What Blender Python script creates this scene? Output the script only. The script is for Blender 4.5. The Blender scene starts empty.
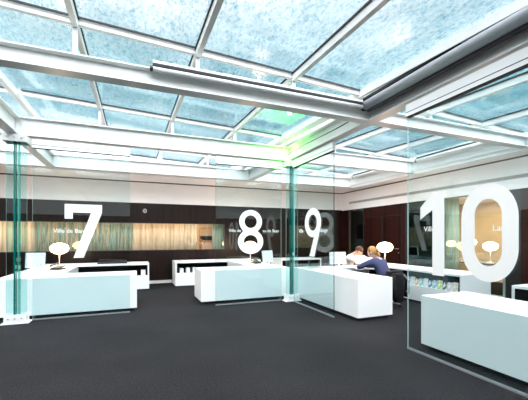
import bpy, bmesh, math, random
from mathutils import Vector, Matrix
random.seed(7)
R = math.radians
S = bpy.context.scene
COL = S.collection

# ------------------------------------------------------------------ camera
YAW = math.atan(326/811)
cam_d = bpy.data.cameras.new('camera')
cam_d.sensor_width = 36; cam_d.lens = 36*326/528
cam_d.shift_y = 37/528; cam_d.clip_start = .05; cam_d.clip_end = 500
cam = bpy.data.objects.new('camera', cam_d); COL.objects.link(cam)
cam.location = (0, 0, 1.4); cam.rotation_euler = (R(90), 0, -YAW)
S.camera = cam

# ------------------------------------------------------------------ world
W = bpy.data.worlds.new('overcast_sky'); S.world = W; W.use_nodes = True
nt = W.node_tree; nt.nodes.clear()
def N(nt, t, **k):
    n = nt.nodes.new(t)
    for a, b in k.items():
        if a.startswith('i_'):
            n.inputs[a[2:].replace('_', ' ')].default_value = b
        else: setattr(n, a, b)
    return n
def ramp(nt, stops, interp='LINEAR'):
    r = nt.nodes.new('ShaderNodeValToRGB'); cr = r.color_ramp; cr.interpolation = interp
    while len(cr.elements) > 1: cr.elements.remove(cr.elements[0])
    cr.elements[0].position = stops[0][0]; cr.elements[0].color = (*stops[0][1], 1)
    for p, c_ in stops[1:]:
        e = cr.elements.new(p); e.color = (*c_, 1)
    return r
L = lambda a, b: nt.links.new(a, b)
tc = N(nt, 'ShaderNodeTexCoord'); sx = N(nt, 'ShaderNodeSeparateXYZ'); L(tc.outputs['Generated'], sx.inputs[0])
elev = ramp(nt, [(0.0, (.05, .17, .22)), (.20, (.04, .17, .215)), (.33, (.065, .215, .265)), (.46, (.185, .31, .355)), (.585, (.345, .41, .44)), (.66, (2.05, 1.92, 1.85)), (1, (2.75, 2.56, 2.45))])
L(sx.outputs['Z'], elev.inputs[0])
cn = N(nt, 'ShaderNodeTexNoise'); cn.inputs['Scale'].default_value = 3.2; cn.inputs['Detail'].default_value = 5; cn.inputs['Roughness'].default_value = .6
L(tc.outputs['Generated'], cn.inputs['Vector'])
cr = ramp(nt, [(.36, (0, 0, 0)), (.62, (1, 1, 1))]); L(cn.outputs['Fac'], cr.inputs[0])
mx = N(nt, 'ShaderNodeMix', data_type='RGBA'); L(cr.outputs[0], mx.inputs[0])
br = N(nt, 'ShaderNodeMix', data_type='RGBA', blend_type='MULTIPLY'); br.inputs[0].default_value = 1; br.inputs[7].default_value = (1.55, 1.3, 1.22, 1)
L(elev.outputs[0], br.inputs[6]); L(elev.outputs[0], mx.inputs[6]); L(br.outputs[2], mx.inputs[7])
bg = N(nt, 'ShaderNodeBackground'); bg.inputs['Strength'].default_value = 1.75
# sky behind the viewer brightened and warmed as added fill light
az = N(nt, 'ShaderNodeMapRange'); L(sx.outputs['Y'], az.inputs[0]); az.inputs[1].default_value = -.05; az.inputs[2].default_value = -.45
am = N(nt, 'ShaderNodeMix', data_type='RGBA'); L(az.outputs[0], am.inputs[0]); L(mx.outputs[2], am.inputs[6]); am.inputs[7].default_value = (3.7, 3.45, 3.36, 1)
L(am.outputs[2], bg.inputs['Color'])
wo = N(nt, 'ShaderNodeOutputWorld'); L(bg.outputs[0], wo.inputs[0])

S.view_settings.view_transform = 'Standard'
try: S.view_settings.look = 'None'
except Exception: pass
S.view_settings.gamma = 1; S.view_settings.use_curve_mapping = False
S.view_settings.exposure = .42
S.cycles.use_denoising = True
S.cycles.transparent_max_bounces = 40
S.cycles.max_bounces = 10; S.cycles.diffuse_bounces = 5; S.cycles.glossy_bounces = 5
S.cycles.sample_clamp_indirect = 8

# ------------------------------------------------------------------ room lights
def light(name, kind, loc, energy, color, rot=(0, 0, 0), size=1, sy=None, radius=.05):
    d = bpy.data.lights.new(name, kind); d.energy = energy; d.color = color
    if kind == 'AREA':
        d.size = size
        if sy: d.shape = 'RECTANGLE'; d.size_y = sy
    else: d.shadow_soft_size = radius
    o = bpy.data.objects.new(name, d); COL.objects.link(o); o.location = loc; o.rotation_euler = rot
    return o
light('back_room_ceiling_light', 'AREA', (-1.5, 11.7, 2.5), 430, (1, .92, .82), size=8, sy=1.2)
light('office_ceiling_light', 'AREA', (8.9, 6.2, 2.45), 75, (1, .78, .52), size=2, sy=3)
light('added_green_beam_glow', 'POINT', (3.05, 6.24, 3.20), 20, (.10, 1, .04), radius=.05)  # added unseen source, no fixture, for the green glow on the beams

# ------------------------------------------------------------------ materials
MC = {}
def mat(name, color, rough=.5, spec=.5, metal=0, emit=None, es=0, noise=0, nscale=8, bump=0, bscale=60, coat=0):
    m = bpy.data.materials.new(name); m.use_nodes = True; t = m.node_tree
    b = t.nodes['Principled BSDF']
    b.inputs['Base Color'].default_value = (*color, 1); b.inputs['Roughness'].default_value = rough
    b.inputs['Specular IOR Level'].default_value = spec; b.inputs['Metallic'].default_value = metal
    b.inputs['Coat Weight'].default_value = coat
    if emit: b.inputs['Emission Color'].default_value = (*emit, 1); b.inputs['Emission Strength'].default_value = es
    tcn = t.nodes.new('ShaderNodeTexCoord')
    if noise:
        n = t.nodes.new('ShaderNodeTexNoise'); n.inputs['Scale'].default_value = nscale; n.inputs['Detail'].default_value = 4
        t.links.new(tcn.outputs['Object'], n.inputs['Vector'])
        r = ramp(t, [(.3, tuple(x*(1-noise) for x in color)), (.7, tuple(min(1, x*(1+noise)) for x in color))])
        t.links.new(n.outputs['Fac'], r.inputs[0]); t.links.new(r.outputs[0], b.inputs['Base Color'])
    if bump:
        n = t.nodes.new('ShaderNodeTexNoise'); n.inputs['Scale'].default_value = bscale; n.inputs['Detail'].default_value = 3
        t.links.new(tcn.outputs['Object'], n.inputs['Vector'])
        bp = t.nodes.new('ShaderNodeBump'); bp.inputs['Strength'].default_value = bump; bp.inputs['Distance'].default_value = .01
        t.links.new(n.outputs['Fac'], bp.inputs['Height']); t.links.new(bp.outputs[0], b.inputs['Normal'])
    MC[name] = m; return m

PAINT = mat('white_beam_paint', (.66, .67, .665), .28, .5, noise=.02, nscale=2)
PLASTER = mat('pinkish_white_plaster', (.93, .91, .91), .7, .3, noise=.01, nscale=1.5)
CEIL = mat('white_ceiling_paint', (.90, .86, .85), .6, .3)
WHITE = mat('white_solid_surface', (.90, .885, .895), .35, .5, noise=.01, nscale=2)
WPLASTIC = mat('white_plastic', (.86, .86, .88), .35, .5)
WVINYL = mat('white_vinyl', (.95, .95, .95), .5, .3)
BLACK = mat('black_plastic', (.015, .015, .018), .4, .5)
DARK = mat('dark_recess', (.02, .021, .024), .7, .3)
GREYMET = mat('grey_anodised_metal', (.42, .43, .46), .35, .5, metal=.6)
CHROME = mat('brushed_steel', (.6, .6, .6), .3, .5, metal=1)
GAP = mat('black_gasket', (.02, .02, .025), .6, .3)
MONW = mat('pale_monitor_plastic', (.60, .60, .63), .4, .4)
BLINDF = mat('grey_blind_fabric', (.36, .38, .43), .6, .3, noise=.06, nscale=14)
PAPER = mat('paper', (.88, .85, .84), .7, .2, noise=.03, nscale=30)
WTRIM = mat('cream_skirting', (.78, .73, .70), .5, .4)
def paper_col(n, c1):
    m = mat(n, c1, .5, .4); t = m.node_tree; b = t.nodes['Principled BSDF']
    tcn = t.nodes.new('ShaderNodeTexCoord'); vo = t.nodes.new('ShaderNodeTexVoronoi'); vo.inputs['Scale'].default_value = 22
    t.links.new(tcn.outputs['Object'], vo.inputs['Vector'])
    r = ramp(t, [(.0, (.86, .87, .88)), (.45, (.80, .82, .84)), (.5, c1), (.78, tuple(x*.5 for x in c1)), (.82, (.82, .84, .85))], 'CONSTANT')
    sp = t.nodes.new('ShaderNodeSeparateColor'); t.links.new(vo.outputs['Color'], sp.inputs[0])
    t.links.new(sp.outputs[0], r.inputs[0]); t.links.new(r.outputs[0], b.inputs['Base Color']); return m

def carpet():
    m = bpy.data.materials.new('charcoal_carpet'); m.use_nodes = True; t = m.node_tree; b = t.nodes['Principled BSDF']
    tcn = t.nodes.new('ShaderNodeTexCoord')
    n1 = t.nodes.new('ShaderNodeTexNoise'); n1.inputs['Scale'].default_value = 1.1; n1.inputs['Detail'].default_value = 3
    n2 = t.nodes.new('ShaderNodeTexNoise'); n2.inputs['Scale'].default_value = 55; n2.inputs['Detail'].default_value = 4
    for n in (n1, n2): t.links.new(tcn.outputs['Object'], n.inputs['Vector'])
    a = t.nodes.new('ShaderNodeMath'); a.operation = 'MULTIPLY_ADD'; a.inputs[1].default_value = .35
    t.links.new(n1.outputs[0], a.inputs[0]); t.links.new(n2.outputs[0], a.inputs[2])
    r = ramp(t, [(.45, (.006, .006, .0075)), (.88, (.023, .023, .0265))])
    t.links.new(a.outputs[0], r.inputs[0]); t.links.new(r.outputs[0], b.inputs['Base Color'])
    b.inputs['Roughness'].default_value = .95; b.inputs['Specular IOR Level'].default_value = .12
    bp = t.nodes.new('ShaderNodeBump'); bp.inputs['Strength'].default_value = .5; bp.inputs['Distance'].default_value = .01
    t.links.new(n2.outputs[0], bp.inputs['Height']); t.links.new(bp.outputs[0], b.inputs['Normal'])
    return m
CARPET = carpet()

def wood(name, c1, c2, axis, plank=.09, rough=.35):
    m = bpy.data.materials.new(name); m.use_nodes = True; t = m.node_tree; b = t.nodes['Principled BSDF']
    tcn = t.nodes.new('ShaderNodeTexCoord'); mp = t.nodes.new('ShaderNodeMapping'); t.links.new(tcn.outputs['Object'], mp.inputs[0])
    mp.inputs['Scale'].default_value = (9, 9, .35)
    n = t.nodes.new('ShaderNodeTexNoise'); n.inputs['Scale'].default_value = 2.2; n.inputs['Detail'].default_value = 6
    t.links.new(mp.outputs[0], n.inputs['Vector'])
    s_ = t.nodes.new('ShaderNodeSeparateXYZ'); t.links.new(tcn.outputs['Object'], s_.inputs[0])
    d = t.nodes.new('ShaderNodeMath'); d.operation = 'DIVIDE'; d.inputs[1].default_value = plank
    t.links.new(s_.outputs[axis], d.inputs[0])
    fl = t.nodes.new('ShaderNodeMath'); fl.operation = 'FLOOR'; t.links.new(d.outputs[0], fl.inputs[0])
    wn = t.nodes.new('ShaderNodeTexWhiteNoise'); wn.noise_dimensions = '1D'; t.links.new(fl.outputs[0], wn.inputs['W'])
    fr = t.nodes.new('ShaderNodeMath'); fr.operation = 'FRACT'; t.links.new(d.outputs[0], fr.inputs[0])
    gt = t.nodes.new('ShaderNodeMath'); gt.operation = 'GREATER_THAN'; gt.inputs[1].default_value = .09; t.links.new(fr.outputs[0], gt.inputs[0])
    ad = t.nodes.new('ShaderNodeMath'); ad.operation = 'MULTIPLY_ADD'; ad.inputs[1].default_value = .35
    t.links.new(wn.outputs['Value'], ad.inputs[0]); t.links.new(n.outputs['Fac'], ad.inputs[2])
    r = ramp(t, [(.35, c1), (.95, c2)]); t.links.new(ad.outputs[0], r.inputs[0])
    mm = t.nodes.new('ShaderNodeMix'); mm.data_type = 'RGBA'; mm.inputs[6].default_value = (.004, .003, .003, 1)
    t.links.new(gt.outputs[0], mm.inputs[0]); t.links.new(r.outputs[0], mm.inputs[7]); t.links.new(mm.outputs[2], b.inputs['Base Color'])
    b.inputs['Roughness'].default_value = rough; b.inputs['Specular IOR Level'].default_value = .25
    return m
WOODB = wood('dark_wenge_planks', (.007, .003, .0025), (.020, .009, .007), 'X')
WOODR = wood('reddish_brown_veneer', (.018, .004, .003), (.036, .009, .006), 'Y', plank=.62)

def fresnel(t, ior):
    g = t.nodes.new('ShaderNodeNewGeometry'); mr = t.nodes.new('ShaderNodeMapRange')
    t.links.new(g.outputs['Backfacing'], mr.inputs[0]); mr.inputs[3].default_value = ior; mr.inputs[4].default_value = 1/ior
    fr = t.nodes.new('ShaderNodeFresnel'); t.links.new(mr.outputs[0], fr.inputs[0]); return fr
def glass(name, tint, edge=False, rough=0, spec=1.5, film=0):
    m = bpy.data.materials.new(name); m.use_nodes = True; t = m.node_tree; t.nodes.clear()
    tr = t.nodes.new('ShaderNodeBsdfTransparent'); tr.inputs[0].default_value = (*tint, 1)
    gl = t.nodes.new('ShaderNodeBsdfGlossy'); gl.inputs['Roughness'].default_value = rough; gl.inputs['Color'].default_value = (.95, 1, 1, 1)
    fr = fresnel(t, spec)
    mxs = t.nodes.new('ShaderNodeMixShader'); o = t.nodes.new('ShaderNodeOutputMaterial')
    t.links.new(fr.outputs[0], mxs.inputs[0]); t.links.new(tr.outputs[0], mxs.inputs[1]); t.links.new(gl.outputs[0], mxs.inputs[2])
    t.links.new(mxs.outputs[0], o.inputs[0])
    return m
# each pane has two faces, so the tint is applied twice
GLASS = glass('clear_panel_glass', (.905, .965, .97))
GLASSF = glass('column_glass', (.80, .955, .95))
GLASSW = glass('window_glass', (.93, .96, .96))
GLASSD = glass('dark_tinted_glass', (.42, .62, .64), spec=1.22)
def edge_mat(name, c, e=.0):
    m = mat(name, c, .15, .6); return m
EDGE = edge_mat('green_glass_edge', (.0, .12, .10))
EDGEM = edge_mat('mid_green_glass_edge', (.08, .36, .30))
EDGEL = edge_mat('pale_glass_edge', (.42, .56, .55))
EDGED = mat('dark_glass_edge', (.006, .022, .022), .6, .2)

def roof_glass():
    m = bpy.data.materials.new('wet_roof_glass'); m.use_nodes = True; t = m.node_tree; t.nodes.clear()
    tcn = t.nodes.new('ShaderNodeTexCoord'); mp = t.nodes.new('ShaderNodeMapping'); t.links.new(tcn.outputs['Object'], mp.inputs[0])
    mp.inputs['Scale'].default_value = (1, .55, 1); mp.inputs['Rotation'].default_value = (0, 0, .5)
    n = t.nodes.new('ShaderNodeTexNoise'); n.inputs['Scale'].default_value = 26; n.inputs['Detail'].default_value = 6; n.inputs['Roughness'].default_value = .75; n.inputs['Distortion'].default_value = .8
    n2 = t.nodes.new('ShaderNodeTexNoise'); n2.inputs['Scale'].default_value = 1.3; n2.inputs['Detail'].default_value = 4; n2.inputs['Distortion'].default_value = 1.2
    t.links.new(mp.outputs[0], n.inputs['Vector']); t.links.new(mp.outputs[0], n2.inputs['Vector'])
    r = ramp(t, [(.35, (.40, .62, .72)), (.45, (.80, .90, .94)), (.54, (.93, .97, .98)), (.64, (1, 1, 1))]); t.links.new(n.outputs[0], r.inputs[0])
    tr = t.nodes.new('ShaderNodeBsdfTransparent'); t.links.new(r.outputs[0], tr.inputs[0])
    tl = t.nodes.new('ShaderNodeBsdfTranslucent'); tl.inputs[0].default_value = (.85, .93, .96, 1)
    f = t.nodes.new('ShaderNodeMapRange'); t.links.new(n2.outputs[0], f.inputs[0]); f.inputs[1].default_value = .35; f.inputs[2].default_value = .7; f.inputs[3].default_value = .0; f.inputs[4].default_value = .035
    m1 = t.nodes.new('ShaderNodeMixShader'); t.links.new(f.outputs[0], m1.inputs[0]); t.links.new(tr.outputs[0], m1.inputs[1]); t.links.new(tl.outputs[0], m1.inputs[2])
    gl = t.nodes.new('ShaderNodeBsdfGlossy'); gl.inputs['Roughness'].default_value = .03
    bp = t.nodes.new('ShaderNodeBump'); bp.inputs['Strength'].default_value = .06; bp.inputs['Distance'].default_value = .01
    t.links.new(n.outputs[0], bp.inputs['Height']); t.links.new(bp.outputs[0], gl.inputs['Normal'])
    fr = fresnel(t, 1.4)
    m2 = t.nodes.new('ShaderNodeMixShader'); o = t.nodes.new('ShaderNodeOutputMaterial')
    t.links.new(fr.outputs[0], m2.inputs[0]); t.links.new(m1.outputs[0], m2.inputs[1]); t.links.new(gl.outputs[0], m2.inputs[2]); t.links.new(m2.outputs[0], o.inputs[0])
    return m
ROOFG = roof_glass()

def curtain_mat(name, stops, scale, transl=.5):
    m = bpy.data.materials.new(name); m.use_nodes = True; t = m.node_tree; t.nodes.clear()
    tcn = t.nodes.new('ShaderNodeTexCoord'); mp = t.nodes.new('ShaderNodeMapping'); t.links.new(tcn.outputs['Object'], mp.inputs[0]); mp.inputs['Scale'].default_value = (scale, scale, .5)
    n = t.nodes.new('ShaderNodeTexNoise'); n.inputs['Scale'].default_value = 1; n.inputs['Detail'].default_value = 4; n.inputs['Roughness'].default_value = .7
    t.links.new(mp.outputs[0], n.inputs['Vector']); r = ramp(t, stops); t.links.new(n.outputs[0], r.inputs[0])
    d = t.nodes.new('ShaderNodeBsdfDiffuse'); tl = t.nodes.new('ShaderNodeBsdfTranslucent'); t.links.new(r.outputs[0], d.inputs[0]); t.links.new(r.outputs[0], tl.inputs[0])
    ms = t.nodes.new('ShaderNodeMixShader'); ms.inputs[0].default_value = transl; o = t.nodes.new('ShaderNodeOutputMaterial')
    t.links.new(d.outputs[0], ms.inputs[1]); t.links.new(tl.outputs[0], ms.inputs[2]); t.links.new(ms.outputs[0], o.inputs[0])
    return m

# ------------------------------------------------------------------ helpers
def tag(o, label=None, cat=None, group=None, kind=None):
    if label: o['label'] = label
    if cat: o['category'] = cat
    if group: o['group'] = group
    if kind: o['kind'] = kind
    return o
def empty(name, loc=(0, 0, 0), rz=0, label=None, cat=None, group=None, kind=None):
    o = bpy.data.objects.new(name, None); COL.objects.link(o); o.location = loc; o.rotation_euler = (0, 0, rz)
    o.empty_display_size = .1
    return tag(o, label, cat, group, kind)
class MB:
    def __init__(s): s.bm = bmesh.new()
    def box(s, x0, x1, y0, y1, z0, z1, mi=0):
        v = [s.bm.verts.new(p) for p in ((x0,y0,z0),(x1,y0,z0),(x1,y1,z0),(x0,y1,z0),(x0,y0,z1),(x1,y0,z1),(x1,y1,z1),(x0,y1,z1))]
        fs = []
        for f in ((0,3,2,1),(4,5,6,7),(0,1,5,4),(1,2,6,5),(2,3,7,6),(3,0,4,7)):
            fc = s.bm.faces.new([v[i] for i in f]); fc.material_index = mi; fs.append(fc)
        return fs
    def bar(s, p, q, w, h, up=(0, 0, 1)):
        p = Vector(p); q = Vector(q); d = (q-p).normalized(); up = Vector(up)
        a = d.cross(up).normalized()*(w/2); b = a.cross(d).normalized()*(h/2)
        vs = [s.bm.verts.new(c) for e in (p, q) for c in (e-a-b, e+a-b, e+a+b, e-a+b)]
        for f in ((3,2,1,0),(4,5,6,7),(0,1,5,4),(1,2,6,5),(2,3,7,6),(3,0,4,7)): s.bm.faces.new([vs[i] for i in f])
    def tube(s, pts, r, n=10, caps=True):
        pts = [Vector(p) for p in pts]; rings = []
        rr = r if isinstance(r, (list, tuple)) else [r]*len(pts)
        for i, p in enumerate(pts):
            d = (pts[min(i+1, len(pts)-1)]-pts[max(i-1, 0)]).normalized()
            a = d.cross(Vector((0, 0, 1)) if abs(d.z) < .9 else Vector((1, 0, 0))).normalized(); b = d.cross(a)
            rings.append([s.bm.verts.new(p+(a*math.cos(t)+b*math.sin(t))*rr[i]) for t in (2*math.pi*k/n for k in range(n))])
        for a, b in zip(rings, rings[1:]):
            for k in range(n):
                f = s.bm.faces.new((a[k], a[(k+1) % n], b[(k+1) % n], b[k])); f.smooth = True
        if caps: s.bm.faces.new(rings[0][::-1]); s.bm.faces.new(rings[-1])
    def lathe(s, prof, c=(0, 0, 0), n=24):
        rings = []
        for r, z in prof:
            rings.append([s.bm.verts.new((c[0]+r*math.cos(2*math.pi*k/n), c[1]+r*math.sin(2*math.pi*k/n), c[2]+z)) for k in range(n)])
        for a, b in zip(rings, rings[1:]):
            for k in range(n):
                f = s.bm.faces.new((a[k], a[(k+1) % n], b[(k+1) % n], b[k])); f.smooth = True
        s.bm.faces.new(rings[0][::-1]); s.bm.faces.new(rings[-1])
    def prism(s, poly, fn, t):
        """2D outline -> slab; fn(x,y,d) gives the 3D point"""
        a = [s.bm.verts.new(fn(x, y, 0)) for x, y in poly]; b = [s.bm.verts.new(fn(x, y, t)) for x, y in poly]
        s.bm.faces.new(a[::-1]); s.bm.faces.new(b)
        n = len(poly)
        for i in range(n): s.bm.faces.new((a[i], a[(i+1) % n], b[(i+1) % n], b[i]))
    def ringprism(s, outer, inner, fn, t):
        n = len(outer); A = [[s.bm.verts.new(fn(x, y, d)) for x, y in pl] for d in (0, t) for pl in (outer, inner)]
        o0, i0, o1, i1 = A
        for k in range(n):
            j = (k+1) % n
            s.bm.faces.new((o0[k], i0[k], i0[j], o0[j])); s.bm.faces.new((o1[k], o1[j], i1[j], i1[k]))
            s.bm.faces.new((o0[k], o0[j], o1[j], o1[k])); s.bm.faces.new((i0[k], i1[k], i1[j], i0[j]))
    def build(s, name, mats, parent=None, bevel=0, loc=None):
        bmesh.ops.recalc_face_normals(s.bm, faces=s.bm.faces)
        me = bpy.data.meshes.new(name); s.bm.to_mesh(me); s.bm.free()
        for m in (mats if isinstance(mats, (list, tuple)) else [mats]): me.materials.append(m)
        o = bpy.data.objects.new(name, me); COL.objects.link(o)
        if parent is not None: o.parent = parent
        if bevel:
            b = o.modifiers.new('bevel', 'BEVEL'); b.width = bevel; b.segments = 2; b.limit_method = 'ANGLE'
        return o
def bx(name, dims, m, parent=None, bevel=0):
    k = MB(); k.box(*dims); return k.build(name, m, parent, bevel)
def struct(o): o['kind'] = 'structure'; return o
def copy_tree(o, parent=None):
    c_ = o.copy(); COL.objects.link(c_)
    if parent is not None: c_.parent = parent
    for ch in list(o.children): copy_tree(ch, c_)
    return c_
def uniqlabel(o, s): o['label'] = s; return o

# ------------------------------------------------------------------ structure
UL, UR, VB, VF = -6.95, 7.35, 10.35, -4.1     # room limits
C0, C1 = 3.05, 2.41                            # soffit height, top of dark panelling
struct(bx('floor', (UL-.2, 11.2, VF-.2, 13.3, -.1, 0), CARPET))
k = MB()
k.box(UL, UR+.02, 9.27, 10.55, C0, C0+.12); k.box(6.92, UR+.02, VF, 9.27, C0, C0+.12)
struct(k.build('ceiling', CEIL))
# shadow gap line under the soffit
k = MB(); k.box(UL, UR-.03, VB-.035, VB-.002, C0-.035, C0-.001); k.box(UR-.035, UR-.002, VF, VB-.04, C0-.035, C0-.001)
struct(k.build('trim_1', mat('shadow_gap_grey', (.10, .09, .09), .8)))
# back wall: dark planks with a long window band
WU = 2.79; W0, W1 = .99, 1.83
k = MB()
k.box(UL, UR, VB, VB+.12, 0, W0); k.box(UL, UR, VB, VB+.12, W1, C1); k.box(WU, UR, VB, VB+.12, W0, W1)
struct(k.build('wall_back', WOODB))
struct(bx('trim_2', (UL, UR+.1, VB-.03, VB+.12, C1, C0), PLASTER))
struct(bx('baseboard_back', (UL, UR, VB-.02, VB, 0, .09), WTRIM))
# right wall
k = MB()
k.box(UR, UR+.12, 9.98, VB, 0, C1); k.box(UR, UR+.12, 7.28, 9.1, 0, C1); k.box(UR, UR+.12, VF, 4.22, 0, C1)
struct(k.build('wall_right', WOODR))
struct(bx('trim_3', (UR-.03, UR+.12, VF, VB-.03, C1-.02, C0), PLASTER))
k = MB(); k.box(UR-.015, UR, VF, 4.5, 0, .09); k.box(UR-.015, UR, 4.5, 7.28, 0, .09); k.box(UR-.015, UR, 9.1, 9.98, 0, .09)
struct(k.build('baseboard_right', WTRIM))
struct(bx('wall_left', (UL-.12, UL, VF, VB, 0, C1), WOODB)); struct(bx('trim_6', (UL-.12, UL, VF, VB, C1, 4.3), PLASTER))
struct(bx('wall_front', (UL, UR, VF-.12, VF, 0, C1), WOODB)); struct(bx('trim_7', (UL, UR, VF-.12, VF, C1, 4.3), PLASTER))
# back room behind the window band
k = MB()
k.box(UL, 3.6, 13.0, 13.1, 0, 2.7); k.box(3.5, 3.6, VB+.12, 13, 0, 2.7); k.box(UL-.1, UL, VB+.12, 13, 0, 2.7)
struct(k.build('wall_back_room', mat('amber_room_wall', (.36, .23, .13), .8)))
struct(bx('ceiling_back_room', (UL, 3.6, VB+.12, 13.1, 2.6, 2.7), CEIL))
# office behind the right wall
WARM = mat('beige_office_wall', (.78, .60, .42), .8, noise=.05, nscale=2)
k = MB(); k.box(10.5, 10.6, 3.4, 8.7, 0, 2.6); k.box(UR+.12, 10.6, 3.3, 3.4, 0, 2.6)
struct(k.build('wall_office', WARM))
k = MB(); k.box(10.5, 10.6, 8.7, 12, 0, 2.6); k.box(UR+.12, 10.6, 12, 12.1, 0, 2.6); k.box(UR+.13, 7.5, VB, 12, 0, 2.6)
struct(k.build('wall_office_end', mat('dark_teal_wall', (.05, .085, .085), .6)))
struct(bx('ceiling_office', (UR+.13, 10.6, 3.3, 12.1, 2.5, 2.6), CEIL))
# window band in the back wall
wd = empty('window_1', (0, VB, 0), kind='structure')
k = MB(); k.box(UL, WU, 0, .10, W0-.005, W0+.02); k.box(UL, WU, 0, .10, W1-.02, W1+.003); k.box(WU-.025, WU, 0, .10, W0, W1)
k.build('window_frame', mat('bronze_frame', (.05, .04, .04), .4), wd)
bx('pane', (UL, WU-.025, .03, .042, W0+.02, W1-.02), GLASSW, wd)
# right wall glazing
def wall_window(name, v0, v1, gm, z0=.09, z1=C1-.02):
    w = empty(name, (UR, 0, 0), kind='structure')
    k = MB(); k.box(0, .08, v0, v0+.05, z0, z1); k.box(0, .08, v1-.05, v1, z0, z1); k.box(0, .08, v0+.05, v1-.05, z0, z0+.03); k.box(0, .08, v0+.05, v1-.05, z1-.03, z1)
    k.build('window_frame', mat(name+'_frame', (.02, .02, .022) if name != 'window_4' else (.30, .36, .34), .4), w)
    bx('pane', (.03, .045, v0+.05, v1-.05, z0+.03, z1-.03), gm, w)
    return w
wall_window('window_2', 9.1, 9.98, GLASSW)
wall_window('window_3', 6.05, 7.28, GLASSD)
wall_window('window_4', 4.52, 6.05, GLASSW)
# the dark door frame beside the office glass
struct(bx('door_3', (UR, UR+.08, 4.22, 4.52, 0, C1), BLACK))
# two veneer doors
for i, (v0, v1, hs) in enumerate(((8.25, 9.02, 8.33), (7.40, 8.17, 7.50))):
    d = empty(f'door_{i+1}', (UR, 0, 0), kind='structure')
    bx('door_leaf', (-.02, 0, v0, v1, .01, 2.05), WOODR, d, .003)
    k = MB(); k.box(-.03, -.0, v0-.02, v0-.008, 0, 2.07); k.box(-.022, 0, v1+.008, v1+.02, 0, 2.07); k.box(-.022, 0, v0-.02, v1+.02, 2.058, 2.07)
    k.build('door_frame', DARK, d)
    k = MB(); k.tube([(-.02, hs, 1.05), (-.07, hs, 1.05), (-.07, hs+.12, 1.05)], .01, 8)
    k.tube([(-.022, hs, .93), (-.03, hs, .93)], .02, 10)
    k.build('door_handle', CHROME, d)

# ------------------------------------------------------------------ skylight
def rh(u, v): return 3.65-.042*u+.045*(min(v, 6.8)-3.9)+(.02*(v-6.8) if v > 6.8 else 0)
ROWS = [-4.1, -1.45, 1.2, 3.87, 6.55, 9.2, 10.55]
BAYS = [[-6.9+1.27*i for i in range(5)], [-1.82+1.265*i for i in range(5)], [3.24+1.2*i for i in range(4)]]
BAYS[0][-1] = -1.82; BAYS[1][-1] = 3.24
for bi, us in enumerate(BAYS):
    w = empty(f'window_{5+bi}', (0, 0, 0), kind='structure')
    k = MB()
    for i, u in enumerate(us):
        edge = i in (0, len(us)-1)
        if edge and abs(u-3.24) < .01:
            uu = u+(.13 if i == 0 else -.13); wdt = .17
        elif edge and abs(u+1.82) < .01:
            uu = u+(.022 if i == 0 else -.022); wdt = .04
        else: uu = u; wdt = .055
        for a, b in zip(ROWS, ROWS[1:]):
            k.bar((uu, a, rh(uu, a)-.055), (uu, b, rh(uu, b)-.055), wdt, .10)
    for v in ROWS:
        k.bar((us[0]+.05, v, rh(us[0], v)-.04), (us[-1]-.05, v, rh(us[-1], v)-.04), .05, .065)
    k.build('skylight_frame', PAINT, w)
    # gaskets
    k = MB()
    for i, u in enumerate(us):
        if 0 < i < len(us)-1:
            for sgn in (-1, 1):
                for a, b in zip(ROWS, ROWS[1:]):
                    k.bar((u+sgn*.034, a, rh(u, a)-.012), (u+sgn*.034, b, rh(u, b)-.012), .012, .02)
    for v in ROWS:
        for dv in (-.045, .045, ):
            k.bar((us[0]+.1, v+dv, rh(us[0], v)-.012), (us[-1]-.1, v+dv, rh(us[-1], v)-.012), .014, .02)
    k.build('gasket', GAP, w)
    for a, b in zip(us, us[1:]):
        for c_, d in zip(ROWS, ROWS[1:]):
            k = MB(); e = .02
            p = [(a+e, c_+e), (b-e, c_+e), (b-e, d-e), (a+e, d-e)]
            lo = [k.bm.verts.new((x, y, rh(x, y)+.0)) for x, y in p]
            hi = [k.bm.verts.new((x, y, rh(x, y)+.012)) for x, y in p]
            k.bm.faces.new(lo[::-1]); k.bm.faces.new(hi)
            for q in range(4): k.bm.faces.new((lo[q], lo[(q+1) % 4], hi[(q+1) % 4], hi[q]))
            k.build('pane', ROOFG, w)
# upstands round the skylight
k = MB()
k.box(UL, 6.9, 9.27, 9.30, C0+.12, C0+.16); k.box(6.86, 6.92, VF, 9.27, C0, 3.33)
for f0, f1 in (((UL, 10.56), (6.95, 10.56)), ((6.90, VF), (6.90, 10.56))):
    vs = []
    for d in (0, .05):
        for (u, v), top_ in ((f0, 0), (f1, 0), (f1, 1), (f0, 1)):
            uu, vv = (u, v+d) if f0[1] == f1[1] else (u+d, v)
            vs.append(k.bm.verts.new((uu, vv, rh(u, v)-.02 if top_ else C0+.1)))
    for f in ((0, 1, 2, 3), (7, 6, 5, 4), (0, 4, 5, 1), (1, 5, 6, 2), (2, 6, 7, 3), (3, 7, 4, 0)): k.bm.faces.new([vs[i] for i in f])
struct(k.build('trim_4', PAINT))
k = MB(); k.box(UL, 6.86, 9.24, 9.27, 3.10, 3.13); k.box(UL, 6.86, 9.235, 9.27, 3.22, 3.235); k.box(6.835, 6.86, VF, 9.24, 3.13, 3.16)
struct(k.build('trim_5', mat('pale_grey_ledge', (.6, .6, .6), .5)))

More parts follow.
